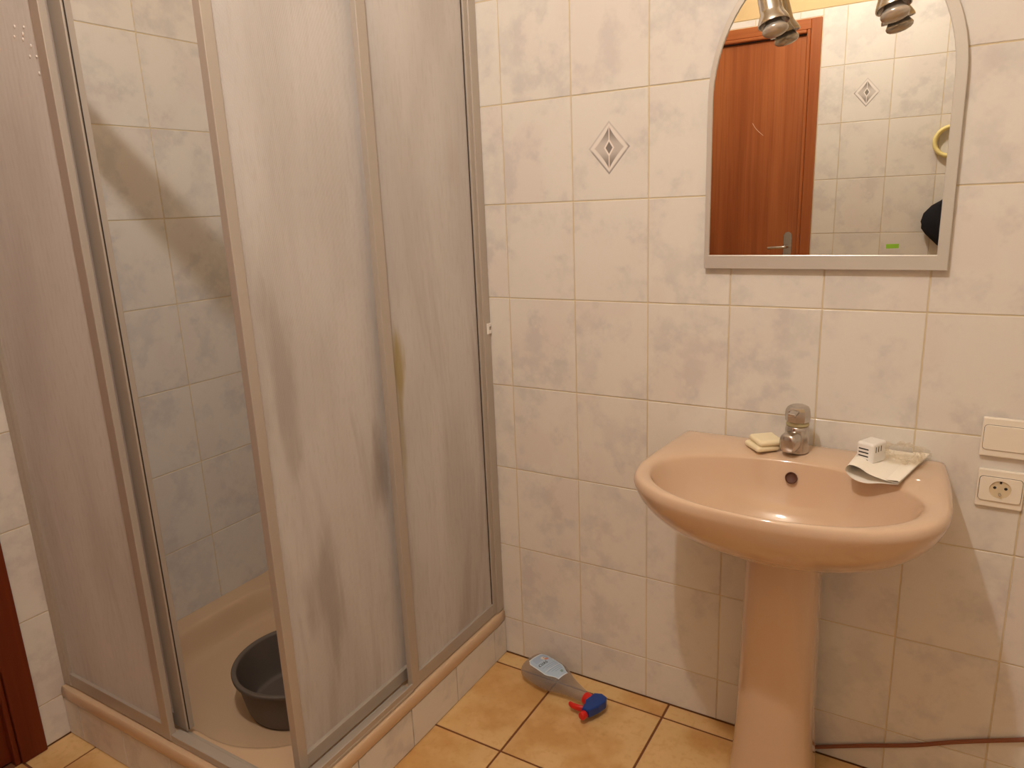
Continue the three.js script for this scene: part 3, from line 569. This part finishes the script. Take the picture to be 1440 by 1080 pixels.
// ---------------------------------------------------------------- spray bottle on the floor
{
  const t = thing('spray_bottle', 'clear empty spray bottle with a red and blue trigger head, lying on the floor', 'spray bottle', [0.058, 0.0028, 0.058], [0, -0.27, 0]);
  const P = [[0, 0.030, 0.016], [0.003, 0.042, 0.023], [0.012, 0.049, 0.0265], [0.05, 0.053, 0.028], [0.09, 0.0525, 0.028], [0.115, 0.046, 0.0265], [0.14, 0.034, 0.0235], [0.165, 0.0255, 0.02], [0.19, 0.02, 0.017], [0.212, 0.0155, 0.0145], [0.222, 0.0135, 0.0135]];
  const cw = new THREE.CatmullRomCurve3(P.map((p) => V(...p)), false, 'centripetal').getPoints(50);
  const yc = (x) => 0.0285 - 0.004 * ss(0.12, 0.22, x);
  const ringAt = (x, w, h, grow = 0) => { const r = []; for (let j = 0; j < 48; j++) { const a = -j / 48 * 2 * Math.PI, e = 0.82, c = Math.cos(a), s = Math.sin(a); r.push([x, yc(x) + Math.sign(s) * Math.pow(Math.abs(s), e) * (h + grow), Math.sign(c) * Math.pow(Math.abs(c), e) * (w + grow)]); } return r; };
  part('bottle_body', loft(cw.map((p) => ringAt(p.x, p.y, p.z)), true, true, true), M.pet, t);
  // printed label on the upper face, following the bottle
  const cv = document.createElement('canvas'); cv.width = 512; cv.height = 320; const cx = cv.getContext('2d');
  cx.fillStyle = '#dfe8f2'; cx.fillRect(0, 0, 512, 320); cx.fillStyle = '#b9cfe6'; cx.fillRect(14, 14, 484, 292); cx.fillStyle = '#a9c0dc'; cx.fillRect(20, 40, 110, 220); cx.fillStyle = '#e8e2dc'; cx.beginPath(); cx.arc(95, 110, 34, 0, 7); cx.fill(); cx.fillStyle = '#d88a70'; cx.fillRect(112, 52, 36, 60); cx.fillStyle = '#8c6a5c'; cx.fillRect(84, 90, 18, 12);
  cx.save(); cx.translate(190, 300); cx.rotate(-Math.PI / 2); cx.fillStyle = '#141420'; cx.font = 'bold italic 62px sans-serif'; cx.fillText('CUAS', 20, 12); cx.restore();
  cx.fillStyle = '#8fa9c8'; for (let k = 0; k < 6; k++) cx.fillRect(240 + k * 30, 40, 7, 230 - (k % 3) * 40);
  cx.fillStyle = '#eef2f6'; cx.fillRect(310, 20, 5, 270); cx.fillStyle = '#87a7a8'; cx.fillRect(420, 60, 40, 60);
  const lt = new THREE.CanvasTexture(cv); lt.colorSpace = THREE.SRGBColorSpace;
  const rings = [], NU = 26, NV = 18;
  for (let i = 0; i <= NU; i++) {
    const u = i / NU, x = 0.016 + 0.118 * u; let k = 0; while (k < cw.length - 2 && cw[k + 1].x < x) k++;
    const f = clamp((x - cw[k].x) / (cw[k + 1].x - cw[k].x)), w = cw[k].y + (cw[k + 1].y - cw[k].y) * f, h = cw[k].z + (cw[k + 1].z - cw[k].z) * f;
    const wl = Math.min(0.036 * (1 - 0.45 * ss(0.62, 1, u)) * (1 - 0.25 * ss(0.12, 0, u)), w * 0.86), r = [];
    for (let j = 0; j <= NV; j++) { const z = (j / NV * 2 - 1) * wl - 0.006 * (1 - u), c = clamp(Math.abs(z) / w), sn = Math.pow(1 - Math.pow(c, 2 / 0.82), 0.82 / 2); r.push([x, yc(x) + sn * h + 0.0007, z]); }
    rings.push(r);
  }
  const lg = loft(rings, false); const uv = lg.attributes.uv; for (let i = 0; i <= NU; i++) for (let j = 0; j <= NV; j++) uv.setXY(i * (NV + 1) + j, i / NU, 1 - j / NV);
  part('label', lg, phys({ map: lt, roughness: 0.4, side: THREE.DoubleSide }), t, null, null, 'pale blue printed paper label');
  part('collar', lathe([[0, 0], [0.0165, 0], [0.0172, 0.002], [0.0172, 0.018], [0.0155, 0.022], [0.012, 0.026], [0, 0.026]], 32).rotateZ(-Math.PI / 2), M.red, t, [0.216, 0.0225, 0], null, 'red screw collar');
  // blue head, sloping from the back to the nozzle
  const hs = new THREE.Shape([[0.0, -0.016], [0.014, -0.026], [0.03, -0.024], [0.037, -0.012], [0.036, 0.016], [0.03, 0.044], [0.014, 0.048], [0.008, 0.03], [0.0, 0.018]].map((p) => new THREE.Vector2(...p)));
  part('spray_head', ext(hs, 0.018, 0.004).rotateX(Math.PI / 2).translate(0, 0.013, 0), M.blue, t, [0.238, 0.0225, 0], null, 'blue spray head');
  part('nozzle', lathe([[0, 0], [0.0105, 0], [0.0112, 0.002], [0.0108, 0.014], [0.009, 0.0165], [0, 0.0168]], 28).rotateX(Math.PI / 2), M.red, t, [0.258, 0.0225, 0.05], null, 'round red nozzle');
  part('trigger', loft([[0, 0.009, 0.007], [0.3, 0.0095, 0.0075], [0.7, 0.0085, 0.007], [0.92, 0.007, 0.006], [1, 0.004, 0.0035]].map(([k, a, b]) => { const r = []; for (let j = 0; j < 20; j++) { const q = -j / 20 * 2 * Math.PI; r.push([0.247 - 0.05 * k, 0.0225 + Math.sin(q) * a, 0.036 + 0.012 * Math.sin(k * 2.2) + Math.cos(q) * b]); } return r; }).reverse(), true, true, true), M.red, t, null, null, 'red trigger');
}

// ---------------------------------------------------------------- things on the wall facing the mirror
{
  const t = thing('yellow_ring', 'yellow plastic ring hanging on the tiles, seen at the right of the mirror', 'ring', [0.985, 1.56, Z1]);
  const sec = []; for (let k = 0; k < 12; k++) { const a = k / 12 * 2 * Math.PI; sec.push([0.06 + 0.0095 * Math.cos(a), 0.015 * Math.sin(a)]); }
  sec.push(sec[0]);
  part('hoop', lathe(sec, 64).rotateX(Math.PI / 2), M.yellow, t, [0, 0, -0.021]);
  part('hook', tube([[0, 0.05, -0.002], [0, 0.05, -0.036], [0, 0.056, -0.042], [0, 0.066, -0.04]], 0.003, 24, 8), M.white, t);
}
{
  const t = thing('hanging_cloth', 'dark navy cloth hanging from a white hook, seen low in the mirror', 'cloth', [1.0, 1.335, Z1]);
  const rings = []; for (const [y, w, d] of [[0.0, 0.012, 0.01], [-0.02, 0.026, 0.018], [-0.042, 0.06, 0.028], [-0.075, 0.088, 0.036], [-0.11, 0.1, 0.04], [-0.14, 0.095, 0.04], [-0.165, 0.075, 0.036], [-0.19, 0.05, 0.03], [-0.215, 0.026, 0.02], [-0.22, 0.01, 0.01]]) { const r = []; for (let j = 0; j < 48; j++) { const a = -j / 48 * 2 * Math.PI; const f = 1 + 0.05 * Math.sin(a * 7 + y * 40); r.push([Math.cos(a) * w * f, y, -0.043 + Math.sin(a) * d * f]); } rings.push(r); }
  part('cloth', loft(rings.reverse(), true, true, true), M.navy, t);
  part('hook', tube([[0, 0.012, -0.001], [0, 0.01, -0.03], [0, 0.004, -0.05], [0, 0.014, -0.056]], 0.005, 24, 10), M.white, t);
  part('hook_plate', box(0.03, 0.05, 0.006, 0.003, 2), M.white, t, [0, 0.02, -0.0035]);
}

// ---------------------------------------------------------------- ceiling lamp: a bare bulb on a flex
{
  const t = thing('ceiling_bulb', 'bare light bulb hanging from the ceiling on a short flex', 'lamp', LAMP_AT);
  part('bulb', lathe(smoothPts([[0, -0.032], [0.018, -0.027], [0.03, -0.008], [0.03, 0.008], [0.02, 0.028], [0.0135, 0.044], [0.0135, 0.052]], 40), 40), M.bulb, t);
  part('lamp_holder', lathe([[0, 0.048], [0.017, 0.048], [0.019, 0.052], [0.019, 0.085], [0.012, 0.095], [0.004, 0.1], [0, 0.1]], 32), M.white, t);
  part('flex', tube([[0, 0.098, 0], [0.002, 0.16, 0.001], [0, H - LAMP_AT[1] - 0.018, 0]], 0.003, 20, 8), M.white, t);
  part('ceiling_rose', lathe([[0, 0], [0.035, 0], [0.04, -0.006], [0.034, -0.018], [0.008, -0.022], [0, -0.022]], 36), M.white, t, [0, H - LAMP_AT[1], 0]);
  const l = new THREE.PointLight(LAMP_COLOR, LAMP_POWER, 0, 2); l.position.set(...LAMP_AT); l.castShadow = true; l.shadow.radius = 1.4; l.shadow.mapSize.set(2048, 2048); l.name = 'ceiling_bulb_light';
  scene.add(l);
}
renderer.render(scene, camera);
